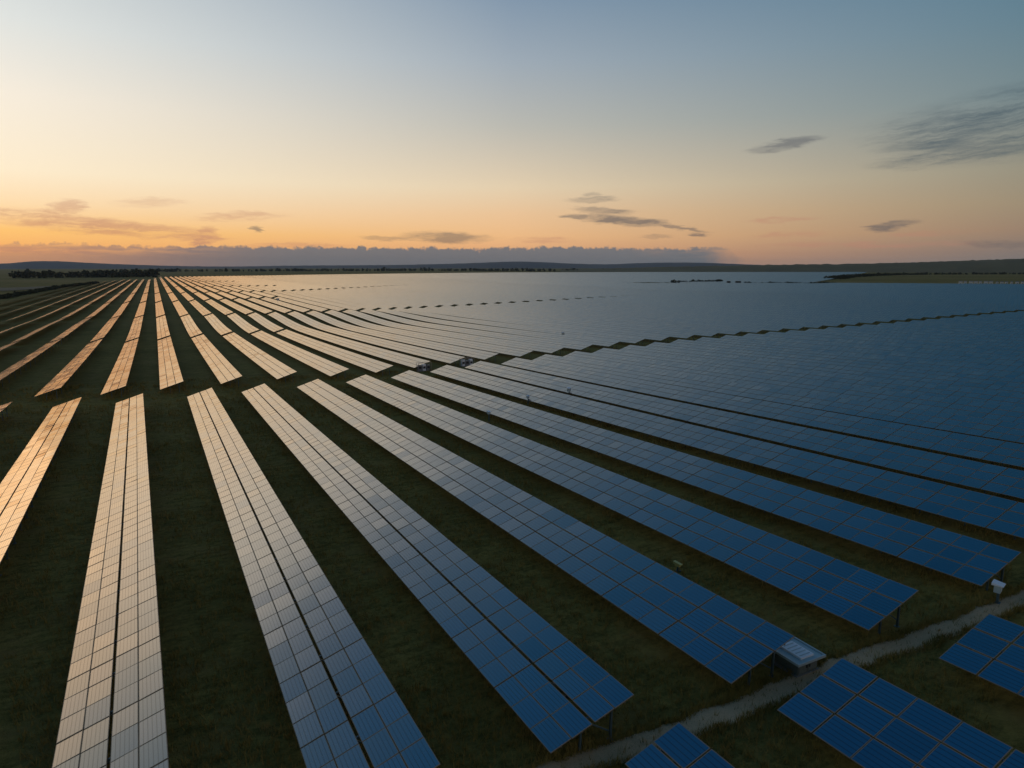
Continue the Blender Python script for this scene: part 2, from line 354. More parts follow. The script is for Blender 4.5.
def modules_mesh(name, u0f, cells, W=WT, jitter=.0045):
    """cells: list of (s0,s1,v0,v1,i,j) -> one mesh of thin framed modules"""
    A = np.array(cells, float); n = len(A); s0, s1, v0, v1, ii, jj = A.T
    S = np.stack([s0, s0, s1, s1], 1); Vv = np.stack([v0, v1, v1, v0], 1)
    jt = RNG.normal(0, jitter, (n, 2)); hh = (jt[:, :1] * np.array([[-1, -1, 1, 1]]) + jt[:, 1:] * np.array([[-1, 1, 1, -1]]))
    top = row_pts(u0f, S, Vv, 0, W) + (NRM * K)[None, None] * hh[..., None]; bot = top - NRM * TH * K
    Vt = np.concatenate([bot, top], 1).reshape(-1, 3)
    faces = (BOXF[None] + (np.arange(n) * 8)[:, None, None]).reshape(-1, 4)
    uv = np.full((n, 6, 4, 2), .01); uv[:, 1, :, 0] = np.array([[.0, 1, 1, .0]]); uv[:, 1, :, 1] = np.array([[0, 0, 1, 1]])
    uv[:, 1, :, 0] = uv[:, 1, :, 0] * .998 + .001 + jj[:, None]; uv[:, 1, :, 1] = uv[:, 1, :, 1] * .998 + .001 + ii[:, None]
    mi = np.zeros((n, 6), int); mi[:, 0] = 1
    return mesh_np(name, Vt, faces, [M_PV, M_BACK], uv=uv, mi=mi.ravel())
# shared meshes for the near tables -------------------------------------------------
_shared = {}
def module_shared(wv, ln):
    key = (round(wv, 3), round(ln, 3))
    if key not in _shared:
        x, y, h = wv * K / 2, ln * K / 2, TH * K
        Vt = [(-x, -y, -h), (x, -y, -h), (x, y, -h), (-x, y, -h), (-x, -y, 0), (x, -y, 0), (x, y, 0), (-x, y, 0)]
        uv = np.full((6, 4, 2), .01); uv[1] = [[.001, .001], [.999, .001], [.999, .999], [.001, .999]]
        _shared[key] = mesh_np('solar_module', Vt, BOXF, [M_PV, M_BACK], uv=uv, mi=[1, 0, 0, 0, 0, 0])
    return _shared[key]
def frame_leg_mesh(W, s=1.0):
    """front post, rear post, sloping rafter and diagonal brace; origin on the ground under the low edge"""
    key = ('leg', round(W, 3))
    if key in _shared: return _shared[key]
    mb = MB(); g = .12; c = CLR; off = -.10
    lo = lambda v, h=0: ((v * CT - ST * h) * K, 0, (c + v * ST + CT * h) * K)
    vf, vr = .42 * W, .80 * W
    mb.bar((lo(vf)[0], 0, -.35 * K), lo(vf, off), .10 * K * .8, .07 * K)
    mb.bar((lo(vr)[0], 0, -.35 * K), lo(vr, off), .10 * K * .8, .07 * K)
    mb.bar(lo(.05 * W, off), lo(.95 * W, off), .06 * K, .08 * K)
    a = lo(vr); mb.bar((a[0], 0.05, c * .45 * K), (lo(.45 * W, off)[0], .05, lo(.45 * W, off)[2]), .045 * K, .045 * K)
    mb.box(lo(vr)[0] - .09 * K, lo(vr)[0] + .09 * K, -.09 * K, .09 * K, -.3 * K, .03 * K)
    _shared[key] = mb.mesh('leg', [M_STEEL]); return _shared[key]
def rail_mesh(u0f, s0, s1, v, W):
    n = max(2, int((s1 - s0) / 6)); ss = np.linspace(s0, s1, n + 1); hw = .03
    a = row_pts(u0f, ss, v - hw + 0 * ss, -TH - .002, W); b_ = row_pts(u0f, ss, v + hw + 0 * ss, -TH - .002, W)
    c_ = b_ - NRM * .05 * K; d_ = a - NRM * .05 * K
    V = np.stack([a, b_, c_, d_], 1).reshape(-1, 3); F = []
    for i in range(n):
        for j in range(4):
            F.append([i*4+j, i*4+(j+1) % 4, (i+1)*4+(j+1) % 4, (i+1)*4+j])
    F += [[0, 3, 2, 1], [n*4, n*4+1, n*4+2, n*4+3]]
    return mesh_np('rail', V, F, [M_RAIL])
def root_at(name, u, s):
    o = bpy.data.objects.new(name, None); C.objects.link(o); o.location = (u * K, s * K, tz(u, s) * K); o.empty_display_size = .5
    return o
def rel(me, root):
    """bake world verts into the root's frame"""
    me.transform(Matrix.Translation(-root.location)); return me
def visible(u, s, z, m=30):
    p = Vector((u, s, z - 15.0)); fx = p.x * math.cos(THETA) - p.y * math.sin(THETA); fy = p.x * math.sin(THETA) + p.y * math.cos(THETA)
    d = fy * math.cos(PITCH) - p.z * math.sin(PITCH); v = fy * math.sin(PITCH) + p.z * math.cos(PITCH)
    if d < 1: return None
    x, y = 512 + FPX * fx / d, 384 - FPX * v / d
    return (x, y) if -m < x < 1024 + m and -m < y < 768 + m else None

def near_table(u0f, s0, s1, ncol, label, group, W=WT, nmod=100, flip=False):
    root = root_at('solar_table', float(u0f(np.array(s0))) + W / 2, s0)
    tag(root, label, 'solar table', group)
    bands = v_bands(ncol, W); slots = s_slots(s0, s1); cells = []
    order = list(enumerate(slots))
    if flip: order = order[::-1]
    single = 0
    for i, (a, b_) in order:
        for j, (v0, v1) in enumerate(bands):
            um = float(u0f(np.array((a + b_) / 2))) + (v0 + v1) / 2 * CT; zm = tz(um, (a + b_) / 2) + 1
            if single < nmod and visible(um, (a + b_) / 2, zm, 12):
                p0 = row_pts(u0f, (a + b_) / 2, (v0 + v1) / 2, 0, W); pa = row_pts(u0f, a, (v0 + v1) / 2, 0, W); pb = row_pts(u0f, b_, (v0 + v1) / 2, 0, W)
                ln = b_ - a; q = module_shared(v1 - v0, .001 * round(ln * 1000))
                o = bpy.data.objects.new('solar_module', q); C.objects.link(o); o.parent = root
                y = Vector(pb - pa).normalized(); x = Vector((CT, 0, ST)); z = x.cross(y).normalized(); x = y.cross(z)
                Rm = Matrix((x, y, z)).transposed() @ Matrix.Rotation(random.gauss(0, .0062), 3, 'X') @ Matrix.Rotation(random.gauss(0, .0062), 3, 'Y')
                o.matrix_local = Matrix.Translation(Vector(p0) - root.location) @ Rm.to_4x4()
                single += 1
            else: cells.append((a, b_, v0, v1, i, j))
    if cells:
        o = link('solar_modules', rel(modules_mesh('solar_modules', u0f, cells, W), root), root); o['kind'] = 'stuff'
    lm = frame_leg_mesh(W); n = max(1, int(round((s1 - s0 - .8) / 2.7)))
    for k in range(n + 1):
        s = s0 + .4 + k * (s1 - s0 - .8) / n; u0 = float(u0f(np.array(s)))
        o = bpy.data.objects.new('leg', lm); C.objects.link(o); o.parent = root
        o.location = Vector((u0 * K, s * K, tz(u0 + W / 2, s) * K)) - root.location
    for v in [(b0 + b1) / 2 for b0, b1 in (bands if ncol < 4 else (bands[0], bands[1], bands[2], bands[3]))]:
        link('rail', rel(rail_mesh(u0f, s0 + .01, s1 - .06, v, W), root), root)
    return root

def mid_table(u0f, s0, s1, label, group, ncol=3, W=WT):
    root = root_at('solar_table', float(u0f(np.array(s0))) + W / 2, s0)
    tag(root, label, 'solar table', group)
    cells = [(a, b_, v0, v1, i, j) for i, (a, b_) in enumerate(s_slots(s0, s1)) for j, (v0, v1) in enumerate(v_bands(ncol, W))]
    link('panel_deck', rel(modules_mesh('panel_deck', u0f, cells, W), root), root)
    mb = MB(); n = max(1, int(round((s1 - s0 - .8) / 5.4)))
    for k in range(n + 1):
        s = s0 + .4 + k * (s1 - s0 - .8) / n; u0 = float(u0f(np.array(s))); z0 = tz(u0 + W / 2, s)
        P = lambda v, h: ((u0 + v * CT - ST * h) * K, s * K, (z0 + CLR + v * ST + CT * h) * K)
        for v in (.42 * W, .8 * W): mb.bar((P(v, 0)[0], s * K, (z0 - .3) * K), P(v, -.06), .09 * K, .07 * K)
        mb.bar(P(.05 * W, -.08), P(.95 * W, -.08), .06 * K, .07 * K)
    for v in (.25 * W, .75 * W):
        ss = [s0 + .4 + k * (s1 - s0 - .8) / n for k in range(n + 1)]
        pts = []
        for s in ss:
            u0 = float(u0f(np.array(s))); z0 = tz(u0 + W / 2, s); h = -.05
            pts.append(((u0 + v * CT - ST * h) * K, s * K, (z0 + CLR + v * ST + CT * h) * K))
        for p, q in zip(pts[:-1], pts[1:]): mb.bar(p, q, .06 * K, .04 * K)
    link('support_frame', rel(mb.mesh('support_frame', [M_STEEL]), root), root)
    return root

ORD = ['first', 'second', 'third', 'fourth', 'fifth', 'sixth', 'seventh', 'eighth', 'ninth', 'tenth', 'eleventh', 'twelfth', 'thirteenth', 'fourteenth', 'fifteenth', 'sixteenth', 'seventeenth', 'eighteenth', 'nineteenth']
TENS = {20: 'twent', 30: 'thirt', 40: 'fort', 50: 'fift', 60: 'sixt', 70: 'sevent', 80: 'eight', 90: 'ninet'}
def ordinal(n):
    if n < 20: return ORD[n - 1]
    if n >= 100: return 'hundred and ' + ordinal(n - 100) if n > 100 else 'hundredth'
    t = TENS[n // 10 * 10]; return t + 'ieth' if n % 10 == 0 else t + 'y-' + ORD[n % 10 - 1]
def hue(u, s):
    a = math.degrees(math.atan2(u, s)) - math.degrees(THETA)
    return 'thin brown' if a < -31.5 else 'golden' if a < -20 else 'pale grey' if a < -8 else 'mauve grey' if a < 6 else 'slate blue' if a < 18 else 'blue'

NEAR_DU = {1: .517, 2: -.16, 3: -.05, 4: -.625, 5: -.442, 6: -.336, 7: -.006, 8: .398, 9: .057, 10: .192}
NEAR_DK = {1: -.866, 2: -.87, 3: -.11, 4: -.008, 5: .121, 6: .134, 7: -.001, 8: .072, 9: .23, 10: .324}
B_DU = {-1: .5, 0: .232, 1: -.509, 2: -.232, 3: .166, 4: .435, 5: .226}
def near_u(r):
    du = NEAR_DU.get(r, .1); dk = NEAR_DK.get(r, .25 if r > 10 else 0.0)
    return lambda s, c=-19.538 + 7.472 * r + du, k=dk: c + k * (np.asarray(s, float) - 60) / 40
def blk_u(k): return lambda s, c=-8.083 + 8.081 * k + B_DU.get(k, 0): c + 0 * np.asarray(s, float)
FAR_S = {-1: 98.6, 0: 99.2, 1: 99.8, 2: 99.8, 3: 101.2, 4: 102, 5: 103.2, 6: 104.4, 7: 105.9, 8: 109.3, 9: 111.3, 10: 112.2}
B_S0 = {0: 108.4, 1: 110.1, 2: 112.4, 3: 113.8, 4: 113.1, 5: 113.7, 6: 116.4, 7: 119.1, 8: 121, 9: 121.3}
def lane1(u): return np.interp(u, [-100, 0, 60, 100, 270], [106, 111, 120.8, 126.2, 132.5])   # block beyond the first lane starts here
def lane3(u): return np.interp(u, [0, 45, 110, 200, 320, 600], [300, 305, 318, 318, 324, 335])

tables = []     # (u0f, s0, s1, block, index)
for r in range(0, 47):
    s0 = 16.2
    s1 = FAR_S.get(r, float(lane1(-19.5 + 7.47 * r)) - 7.5)
    tables.append((near_u(r), s0, s1, 'front', r))
def cuts(u):      # (number of the cross lane, where it ends)
    c = [(1, float(lane1(u)))]
    if u < 36: c.append((2, float(np.interp(u, [-8, 0, 8, 16, 25, 33], [200, 206, 212, 217.5, 223.5, 227]))))
    c.append((3, float(lane3(u))))
    if u < 72: c.append((4, 425 + max(u, 0) * .5))
    if u < 225: c.append((5, float(np.interp(u, [0, 92, 210], [560, 575, 657]))))
    if u < 110: c.append((6, 730.))
    if u < 95: c.append((7, 965.))
    return c
def field_end(u):
    # far edge of the array, in steps, from the survey
    return float(np.interp(u, [-150, -60, -41, -5, 5, 78, 282, 886, 1300, 1900], [900, 1000, 1138, 1130, 1400, 1445, 1548, 1785, 1700, 1400]))
def hedge_s(u):   # line that bounds the main array on the right, and the strip behind it
    return np.interp(u, [420, 485, 586, 666, 850, 1200], [545, 500, 434, 325, 110, -100])
def patch_s(u): return float(np.interp(u, [420, 470, 490, 586, 800, 1777, 2000], [600, 590, 535, 478, 620, 1271, 1420]))
for k in range(-8, 200):
    f = blk_u(k); u = float(f(0.))
    if u < -60 and k % 1: continue
    cs = cuts(u); e = field_end(u)
    if u > 425: e = min(e, float(hedge_s(u)))
    cs = [c for c in cs if c[1] < e - 30] + [(0, e)]
    gap_w = {2: 3.5, 3: 6.5, 4: 11, 5: 13, 6: 14, 7: 16, 0: 0}
    for i in range(len(cs) - 1):
        (ln, a), (ln2, bb) = cs[i], cs[i + 1]
        if i == 0: a = B_S0.get(k, a)
        if ln == 2: a += 1.2
        bb -= gap_w[ln2]
        if bb - a > 12: tables.append((f, a, bb, ln, k))
    if u > 425:                                        # second patch behind the hedge
        a2 = patch_s(u); e2 = field_end(u)
        if e2 - a2 > 60: tables.append((f, a2, e2, 'patch', k))
for k in range(200, 236):
    f = blk_u(k); u = float(f(0.)); a2 = patch_s(u); e2 = field_end(u)
    if e2 - a2 > 60: tables.append((f, a2, e2, 'patch', k))
# size in view decides which tables are built singly
def area(T):
    f, a, bb, blk, k = T; u = float(f((a + bb) / 2)); n = 24; ss = np.geomspace(a, bb, n) ; A = 0; seen = 0
    pts = []
    for s in ss:
        z = tz(u, s); p = visible(u, s, z + CLR, 0); q = visible(u + WT * CT, s, z + CLR + WT * ST, 0)
        pts.append((p, q))
    for (p, q), (p2, q2) in zip(pts[:-1], pts[1:]):
        if p and q and p2 and q2:
            A += abs((q[0]-p[0]) * (p2[1]-p[1]) - (q[1]-p[1]) * (p2[0]-p[0]))
    return A
areas = [area(T) for T in tables]
areas[0] = max(areas[0], 200.0)          # only its far end shows at the left edge
ordr = sorted(range(len(tables)), key=lambda i: -areas[i])
single = set(ordr[:285])
print('near', [(tables[i][4], round(areas[i])) for i in range(5)]); print('tables', len(tables), 'smallest single', areas[ordr[284]])
vis_index = {}
for i, T in enumerate(tables):
    if areas[i] > 0: vis_index.setdefault(T[3], []).append(i)
LANE = {'front': 'of the near block', 1: 'beyond the first cross lane', 2: 'beyond the second cross lane', 3: 'beyond the third cross lane',
        4: 'beyond the fourth cross lane', 5: 'beyond the fifth cross lane', 6: 'beyond the sixth cross lane', 7: 'in the farthest block', 'patch': 'in the patch behind the hedge'}
farV, farF, farUV, farN = [], [], [], 0
for i, T in enumerate(tables):
    f, a, bb, blk, k = T
    if i in single:
        n = vis_index[blk].index(i) + 1; um = float(f((a + bb) / 2)); sm = max(a, 25) if blk == 'front' else (a + bb) / 2
        vis_s = [s for s in np.linspace(a, bb, 30) if visible(float(f(s)), s, 0, 0)]
        sm = vis_s[0] * .7 + vis_s[-1] * .3 if vis_s else sm
        lab = '%s solar table, %s from the left %s' % ('golden' if blk == 'front' and k < 3 else hue(um, sm), ordinal(n), LANE[blk])
        grp = 'solar tables ' + LANE[blk]
        if blk == 'front' and k <= 18: near_table(f, a, bb, 4 if k <= 4 else 3, lab, grp, nmod=100 if k <= 13 else 0)
        else: mid_table(f, a, bb, lab, grp)
    else:
        n = max(2, int((bb - a) / 40)); ss = np.linspace(a, bb, n + 1)
        A = row_pts(f, ss, 0 * ss); Bq = row_pts(f, ss, WT + 0 * ss); A2 = A - NRM * TH * K; B2 = Bq - NRM * TH * K
        P = np.stack([A, Bq, B2, A2], 1).reshape(-1, 3)
        for q in range(n):
            for j in range(4):
                farF.append([farN + q*4+j, farN + q*4+(j+1) % 4, farN + (q+1)*4+(j+1) % 4, farN + (q+1)*4+j][::1])
                if j == 0:
                    v0, v1 = (ss[q] - a) / ML, (ss[q+1] - a) / ML; farUV += [[.0, v0], [2.999, v0], [2.999, v1], [.0, v1]]
                else: farUV += [[.01, .01]] * 4
        farF += [[farN, farN+3, farN+2, farN+1], [farN + n*4, farN + n*4+1, farN + n*4+2, farN + n*4+3]]; farUV += [[.01, .01]] * 8
        farV.append(P); farN += len(P)
far = link('distant_solar_tables', mesh_np('distant_solar_tables', np.concatenate(farV), farF, [M_PV], uv=farUV))
tag(far, 'mass of distant solar tables that run together towards the horizon', 'solar tables', kind='stuff')

# tables this side of the dirt track
for u, n_, W_, s1, lab in ((11.45, 2, 2.2, 14.75, 'narrow blue solar table, only its end in view at the bottom edge'),
                           (17.45, 3, 3.324, 14.35, 'blue solar table in front of the track, its end by the pale equipment box'),
                           (25.15, 3, 3.324, 13.6, 'blue solar table in front of the track at the far right edge')):
    near_table(lambda s, c=u: c + 0 * np.asarray(s, float), -20., s1, n_, lab, 'solar tables this side of the dirt track', W=W_, nmod=100, flip=True)

# ------------------------------------------------------------------ dirt track along the ends of the front block
M_DIRT, t, b = new_mat('dirt_track'); g = t.n.new('ShaderNodeNewGeometry'); Pn = g.outputs['Position']
n1 = t.noise(Pn, 1.3, 5, .65); n2 = t.noise(Pn, 14, 4, .7)
cc = t.mix(n1, (.58, .36, .19), (.78, .50, .28)); cc = t.mix(t.m('MULTIPLY', t.mr(n2, .48, .7), .6), cc, (.22, .16, .08))
t.l.new(cc, b.inputs['Base Color']); b.inputs['Roughness'].default_value = .95; b.inputs['Specular IOR Level'].default_value = .1
bn = t.n.new('ShaderNodeBump'); bn.inputs['Strength'].default_value = .6; bn.inputs['Distance'].default_value = .06; t.l.new(t.m('ADD', n2, n1), bn.inputs['Height']); t.l.new(bn.outputs[0], b.inputs['Normal'])
uu = np.arange(-10, 90, .12)
def sm_noise(x, seed, sc):
    r = np.random.default_rng(seed); out = 0
    for o in range(5):
        ph = r.uniform(0, 6.28, 3); fq = sc * 1.9 ** o
        out = out + (np.sin(x * fq + ph[0]) + np.sin(x * fq * 1.37 + ph[1])) * .5 / 1.5 ** o
    return out
cen = np.interp(uu, [10, 12, 15.4, 23, 29, 34.5, 60, 90], [16.1, 15.95, 15.72, 15.72, 15.36, 15.25, 15.3, 15.5]) 
hiw = .62 + .09 * sm_noise(uu, 1, 1.5); low_ = .54 + .09 * sm_noise(uu, 2, 1.4)
rows_ = []
for f_ in np.linspace(-1, 1, 9):
    ss = cen + np.where(f_ > 0, f_ * hiw, f_ * low_); zz = terr(uu, ss) + .014 + .010 * (1 - f_ * f_) - (.03 if abs(f_) == 1 else 0)
    rows_.append(np.stack([uu, ss, zz], -1) * K)
V = np.concatenate(rows_); n = len(uu); I = np.arange(9 * n).reshape(9, n)
F = np.stack([I[:-1, :-1], I[:-1, 1:], I[1:, 1:], I[1:, :-1]], -1).reshape(-1, 4)
tag(link('dirt_path', mesh_np('dirt_path', V, F, [M_DIRT], smooth=True)), 'pale dirt track along the ends of the near block', 'dirt track', kind='structure')

# ------------------------------------------------------------------ grass blades
def blades(n, upos, spos, hgt, wid):
    z = terr(upos, spos); base = np.stack([upos, spos, z - .01], -1) * K
    nb = 4; B = np.repeat(base, nb, 0); N = len(B)
    ang = RNG.uniform(0, 2 * np.pi, N); lean = RNG.uniform(.1, .7, N); h = np.repeat(hgt, nb) * RNG.uniform(.6, 1.2, N); la = RNG.uniform(0, 2 * np.pi, N)
    wv = np.repeat(wid, nb) * RNG.uniform(.7, 1.3, N)
    off = RNG.normal(0, 1, (N, 2)) * np.repeat(wid, nb)[:, None] * 2.2
    B[:, :2] += off
    d = np.stack([np.cos(ang), np.sin(ang), 0 * ang], -1) * wv[:, None] / 2
    tip = B + np.stack([np.cos(la) * lean * h, np.sin(la) * lean * h, h], -1)
    V = np.stack([B - d, B + d, tip], 1).reshape(-1, 3)
    return V, np.arange(N * 3).reshape(N, 3)
NT_ = 62000
r_ = 16 + (125 - 16) * RNG.random(NT_) ** 1.9 ; a_ = RNG.uniform(math.radians(-39), math.radians(38), NT_) + THETA
gu_, gs_ = r_ * np.sin(a_), r_ * np.cos(a_)
keep = ~((gs_ > np.interp(gu_, uu, cen - low_) + .05) & (gs_ < np.interp(gu_, uu, cen + hiw) - .05) & (gu_ > -9)) & (gs_ > 6)
clump = np.sin(gu_ * .9 + 1.3 * np.sin(gs_ * .7)) + np.sin(gs_ * .55 + gu_ * .3) + RNG.normal(0, .8, NT_)
keep &= clump > -.6
gu_, gs_, r_ = gu_[keep], gs_[keep], r_[keep]
ue = RNG.uniform(5, 60, 7000); sd = RNG.random(7000) < .5; ex = np.abs(RNG.normal(0, .16, 7000))
se = np.where(sd, np.interp(ue, uu, cen - low_) + .16 - ex, np.interp(ue, uu, cen + hiw) - .16 + ex)
mid = RNG.random(7000) < .03; se = np.where(mid, np.interp(ue, uu, cen) + RNG.normal(0, .10, 7000), se)
gu_, gs_ = np.concatenate([gu_, ue]), np.concatenate([gs_, se]); r_ = np.concatenate([r_, np.full(7000, 18.)])
V, F = blades(len(gu_), gu_, gs_, RNG.uniform(.12, .42, len(gu_)) * (1 + r_ / 120), .022 + r_ * .0011)
M_BLADE = grass_mat('grass_blades', (.20, .155, .036), (.39, .285, .08), (.42, .28, .10), .3)
M_BLADE.node_tree.nodes['Principled BSDF'].inputs['Normal'].links and M_BLADE.node_tree.links.remove(M_BLADE.node_tree.nodes['Principled BSDF'].inputs['Normal'].links[0])
tag(link('grass_tufts', mesh_np('grass_tufts', V, F, [M_BLADE])), 'rough uncut dark green grass between the rows', 'grass', kind='stuff')

# ------------------------------------------------------------------ equipment by the rows
M_PALE = plain('pale_painted_steel', (.42, .52, .52), .5, .0, .15, 2)
M_WHITE = plain('white_painted_lid', (.80, .84, .86), .4, .0, .12, 3)
M_GREY = plain('grey_housing', (.22, .23, .24), .55, .2, .2, 3)
M_CONC = plain('concrete', (.26, .24, .21), .9, 0, .25, 6)
M_DARK = plain('dark_grille', (.03, .035, .04), .6, .3, .2, 8)
M_BODY = plain('weathered_green_housing', (.13, .16, .14), .6, 0, .3, 3)
# large box between row five and the table across the track
box_u, box_s, box_z = 20.35, 16.35, None
def equipment_box():
    z0 = tz(21.3, 15.7); r = root_at('inverter_cabinet', 21.08, 16.62); r.rotation_euler = (0, 0, 0)
    tag(r, 'pale green inverter cabinet with a white lid, between two table ends beside the track', 'inverter cabinet')
    o = Vector((0, 0, 0)); k = K
    L0, L1, W0, W1 = -.76, .76, -.76, .76     # along s, along u
    mb = MB(); mb.box(W0 * k * .8, W1 * k * .8, L0 * k * .8, L1 * k * .8, -.2 * k, .08 * k); link('plinth', mb.mesh('plinth', [M_CONC]), r)
    mb = MB(); mb.box(W0 * k * .70, W1 * k * .70, L0 * k * .74, L1 * k * .74, .082 * k, .60 * k); body = link('body', mb.mesh('body', [M_BODY]), r)
    mb = MB(); mb.box(W0 * k, W1 * k, L0 * k, L1 * k, .602 * k, .655 * k); 
    for a, bq, c_, d_ in ((W0, W1, L0, L0 + .06), (W0, W1, L1 - .06, L1), (W0, W0 + .06, L0 + .062, L1 - .062), (W1 - .06, W1, L0 + .062, L1 - .062)):
        mb.box(a * k, bq * k, c_ * k, d_ * k, .658 * k, .70 * k)
    link('roof', mb.mesh('roof', [M_PALE]), r)
    mb = MB(); mb.box(-.36 * k, .34 * k, -.52 * k, .50 * k, .659 * k, .74 * k)
    lid = link('lid', mb.mesh('lid', [M_WHITE]), r)
    mb = MB()
    for q in range(5): mb.box(-.28 * k, .26 * k, (-.42 + q * .19) * k, (-.38 + q * .19) * k, .742 * k, .755 * k)
    link('lid_rib', mb.mesh('lid_rib', [M_PALE]), lid)
    mb = MB(); mb.box(-.5 * k, -.2 * k, .54 * k, .68 * k, .659 * k, .72 * k); link('hatch', mb.mesh('hatch', [M_DARK]), r)
    for sx in (-1, 1):
        mb = MB(); mb.box(min(sx * .02, sx * .48) * k, max(sx * .02, sx * .48) * k, (L0 * .74 - .02) * k, (L0 * .74 - .003) * k, .14 * k, .54 * k)
        d = link('door', mb.mesh('door', [M_BODY]), r); mb = MB(); mb.box(sx * .08 * k - .015, sx * .08 * k + .015, (L0 * .74 - .05) * k, (L0 * .74 - .022) * k, .3 * k, .42 * k)
        link('door_handle', mb.mesh('door_handle', [M_DARK]), d)
    return r
equipment_box()
def post_box(u, s, h, w_, label, lid=M_WHITE, cat='junction box', group=None, rot=0.3):
    r = root_at('junction_box', u, s); r.rotation_euler = (0, 0, rot); tag(r, label, cat, group)
    k = K; mb = MB(); mb.box(-.05 * k, .05 * k, -.05 * k, .05 * k, -.2 * k, h * k); mb.box(-.12 * k, .12 * k, -.12 * k, .12 * k, -.2 * k, .04 * k); link('post', mb.mesh('post', [M_STEEL]), r)
    mb = MB(); mb.box(-w_ / 2 * k, w_ / 2 * k, -.10 * k, .16 * k, (h + .003) * k, (h + w_ * .8) * k); link('box', mb.mesh('box', [M_PALE if lid is M_WHITE else lid]), r)
    mb = MB(); z0 = h + w_ * .8; mb.hexa([(-w_ * .6 * k, -.2 * k, (z0 + .003) * k), (w_ * .6 * k, -.2 * k, (z0 + .003) * k), (w_ * .6 * k, .26 * k, (z0 + .003) * k), (-w_ * .6 * k, .26 * k, (z0 + .003) * k),
                                          (-w_ * .6 * k, -.2 * k, (z0 + .04) * k), (w_ * .6 * k, -.2 * k, (z0 + .04) * k), (w_ * .6 * k, .26 * k, (z0 + .12) * k), (-w_ * .6 * k, .26 * k, (z0 + .12) * k)])
    link('hood', mb.mesh('hood', [lid]), r)
    return r
u, s = ground_at(997, 603); post_box(u, s, .55, .42, 'small white hooded junction box on a post at a blue table end')
for (px, py, lab, wv) in ((569, 398, 'white junction box in the grass gap between two grey tables', .5), (489, 422, 'grey junction box in a grass gap left of centre', .3), (528, 405, 'small grey junction box in a grass gap near the centre', .3)):
    u, s = ground_at(px, py); post_box(u, s, .9, wv, lab, group='junction boxes in the grass gaps')
u, s = ground_at(678, 571); post_box(u, s, .25, .16, 'tiny yellow flower, box-shaped, low in the grass between two blue tables', lid=plain('yellow_flower', (.55, .5, .16), .5))  # yellow flower in the grass, built as a tiny box on a post
def skid(u, s, label, seed):
    """open metal rack with two inverter housings and a transformer"""
    r = root_at('inverter_skid', u, s); tag(r, label, 'inverter skid', 'inverter skids on the first cross lane'); k = K
    mb = MB(); mb.box(-1.3 * k, 1.3 * k, -.6 * k, .6 * k, -.2 * k, .1 * k); link('plinth', mb.mesh('plinth', [M_CONC]), r)
    for q in range(3):
        mb = MB(); x0 = (-1.15 + q * .8) * k; mb.box(x0, x0 + .62 * k, -.35 * k, .3 * k, .102 * k, (1.15 + .12 * ((q + seed) % 2)) * k)
        h = link('housing', mb.mesh('housing', [M_WHITE if (q + seed) % 2 else M_GREY]), r)
        mb = MB(); mb.box(x0 + .08 * k, x0 + .54 * k, -.375 * k, -.353 * k, .5 * k, .9 * k); link('grille', mb.mesh('grille', [M_DARK]), h)
    mb = MB()
    for sx in (-1.25, 1.25):
        for sy in (-.55, .55): mb.box((sx - .03) * k, (sx + .03) * k, (sy - .03) * k, (sy + .03) * k, .102 * k, 1.5 * k)
    mb.box(-1.28 * k, 1.28 * k, -.58 * k, -.52 * k, 1.503 * k, 1.56 * k); mb.box(-1.28 * k, 1.28 * k, .52 * k, .58 * k, 1.503 * k, 1.56 * k)
    link('frame', mb.mesh('frame', [M_RAIL]), r)
for n_, (px, py) in enumerate(((424, 371), (467, 366))):
    u, s = ground_at(px, py); skid(u, s, ('left inverter skid' if n_ == 0 else 'right inverter skid with a whiter housing') + ', in the first cross lane near the grey tables', n_)
for px, py, lab in ((563, 340, 'lone small pale cabinet standing among the mauve tables'), (278, 303, 'small grey cabinet among the far golden tables')):
    u, s = ground_at(px, py); post_box(u, s, 1.3, .8 if px > 400 else 1.5, lab, lid=M_WHITE, rot=.2)

# white site cabins along the right edge of the main field
M_CABIN = plain('white_cabin', (.62, .63, .58), .6, 0, .12, .5)
cab = None
for q in range(13):
    px = 960 + q * 5.2 + random.uniform(-.6, .6); u, s = ground_at(px, 284.2)
    L = (2.9, 2.2, 3.2)[q % 3] * (1 if q < 7 else .75)
    r = root_at('site_cabin', u, s); r.rotation_euler = (0, 0, -THETA - .5)
    h = 2.6 if q < 7 else 2.1
    tag(r, '%s white cabin along the right edge of the solar field, %s from the left' % (('low', 'short', 'long')[q % 3], ordinal(q + 1)), 'cabin', 'white cabins at the field edge')
    mb = MB(); mb.box(-L / 2 * K, L / 2 * K, -1.2 * K, 1.2 * K, -.3 * K, h * K); link('wall', mb.mesh('wall', [M_CABIN]), r)
    mb = MB(); mb.hexa([(-L * .53 * K, -1.3 * K, (h + .01) * K), (L * .53 * K, -1.3 * K, (h + .01) * K), (L * .53 * K, 1.3 * K, (h + .01) * K), (-L * .53 * K, 1.3 * K, (h + .01) * K),
                        (-L * .53 * K, -.1 * K, (h + .5) * K), (L * .53 * K, -.1 * K, (h + .5) * K), (L * .53 * K, .1 * K, (h + .5) * K), (-L * .53 * K, .1 * K, (h + .5) * K)])
    link('roof', mb.mesh('roof', [M_GREY]), r)
    mb = MB(); mb.box(-.4 * K, .4 * K, -1.25 * K, -1.203 * K, 0, 1.2 * K); link('door', mb.mesh('door', [M_GREY]), r)
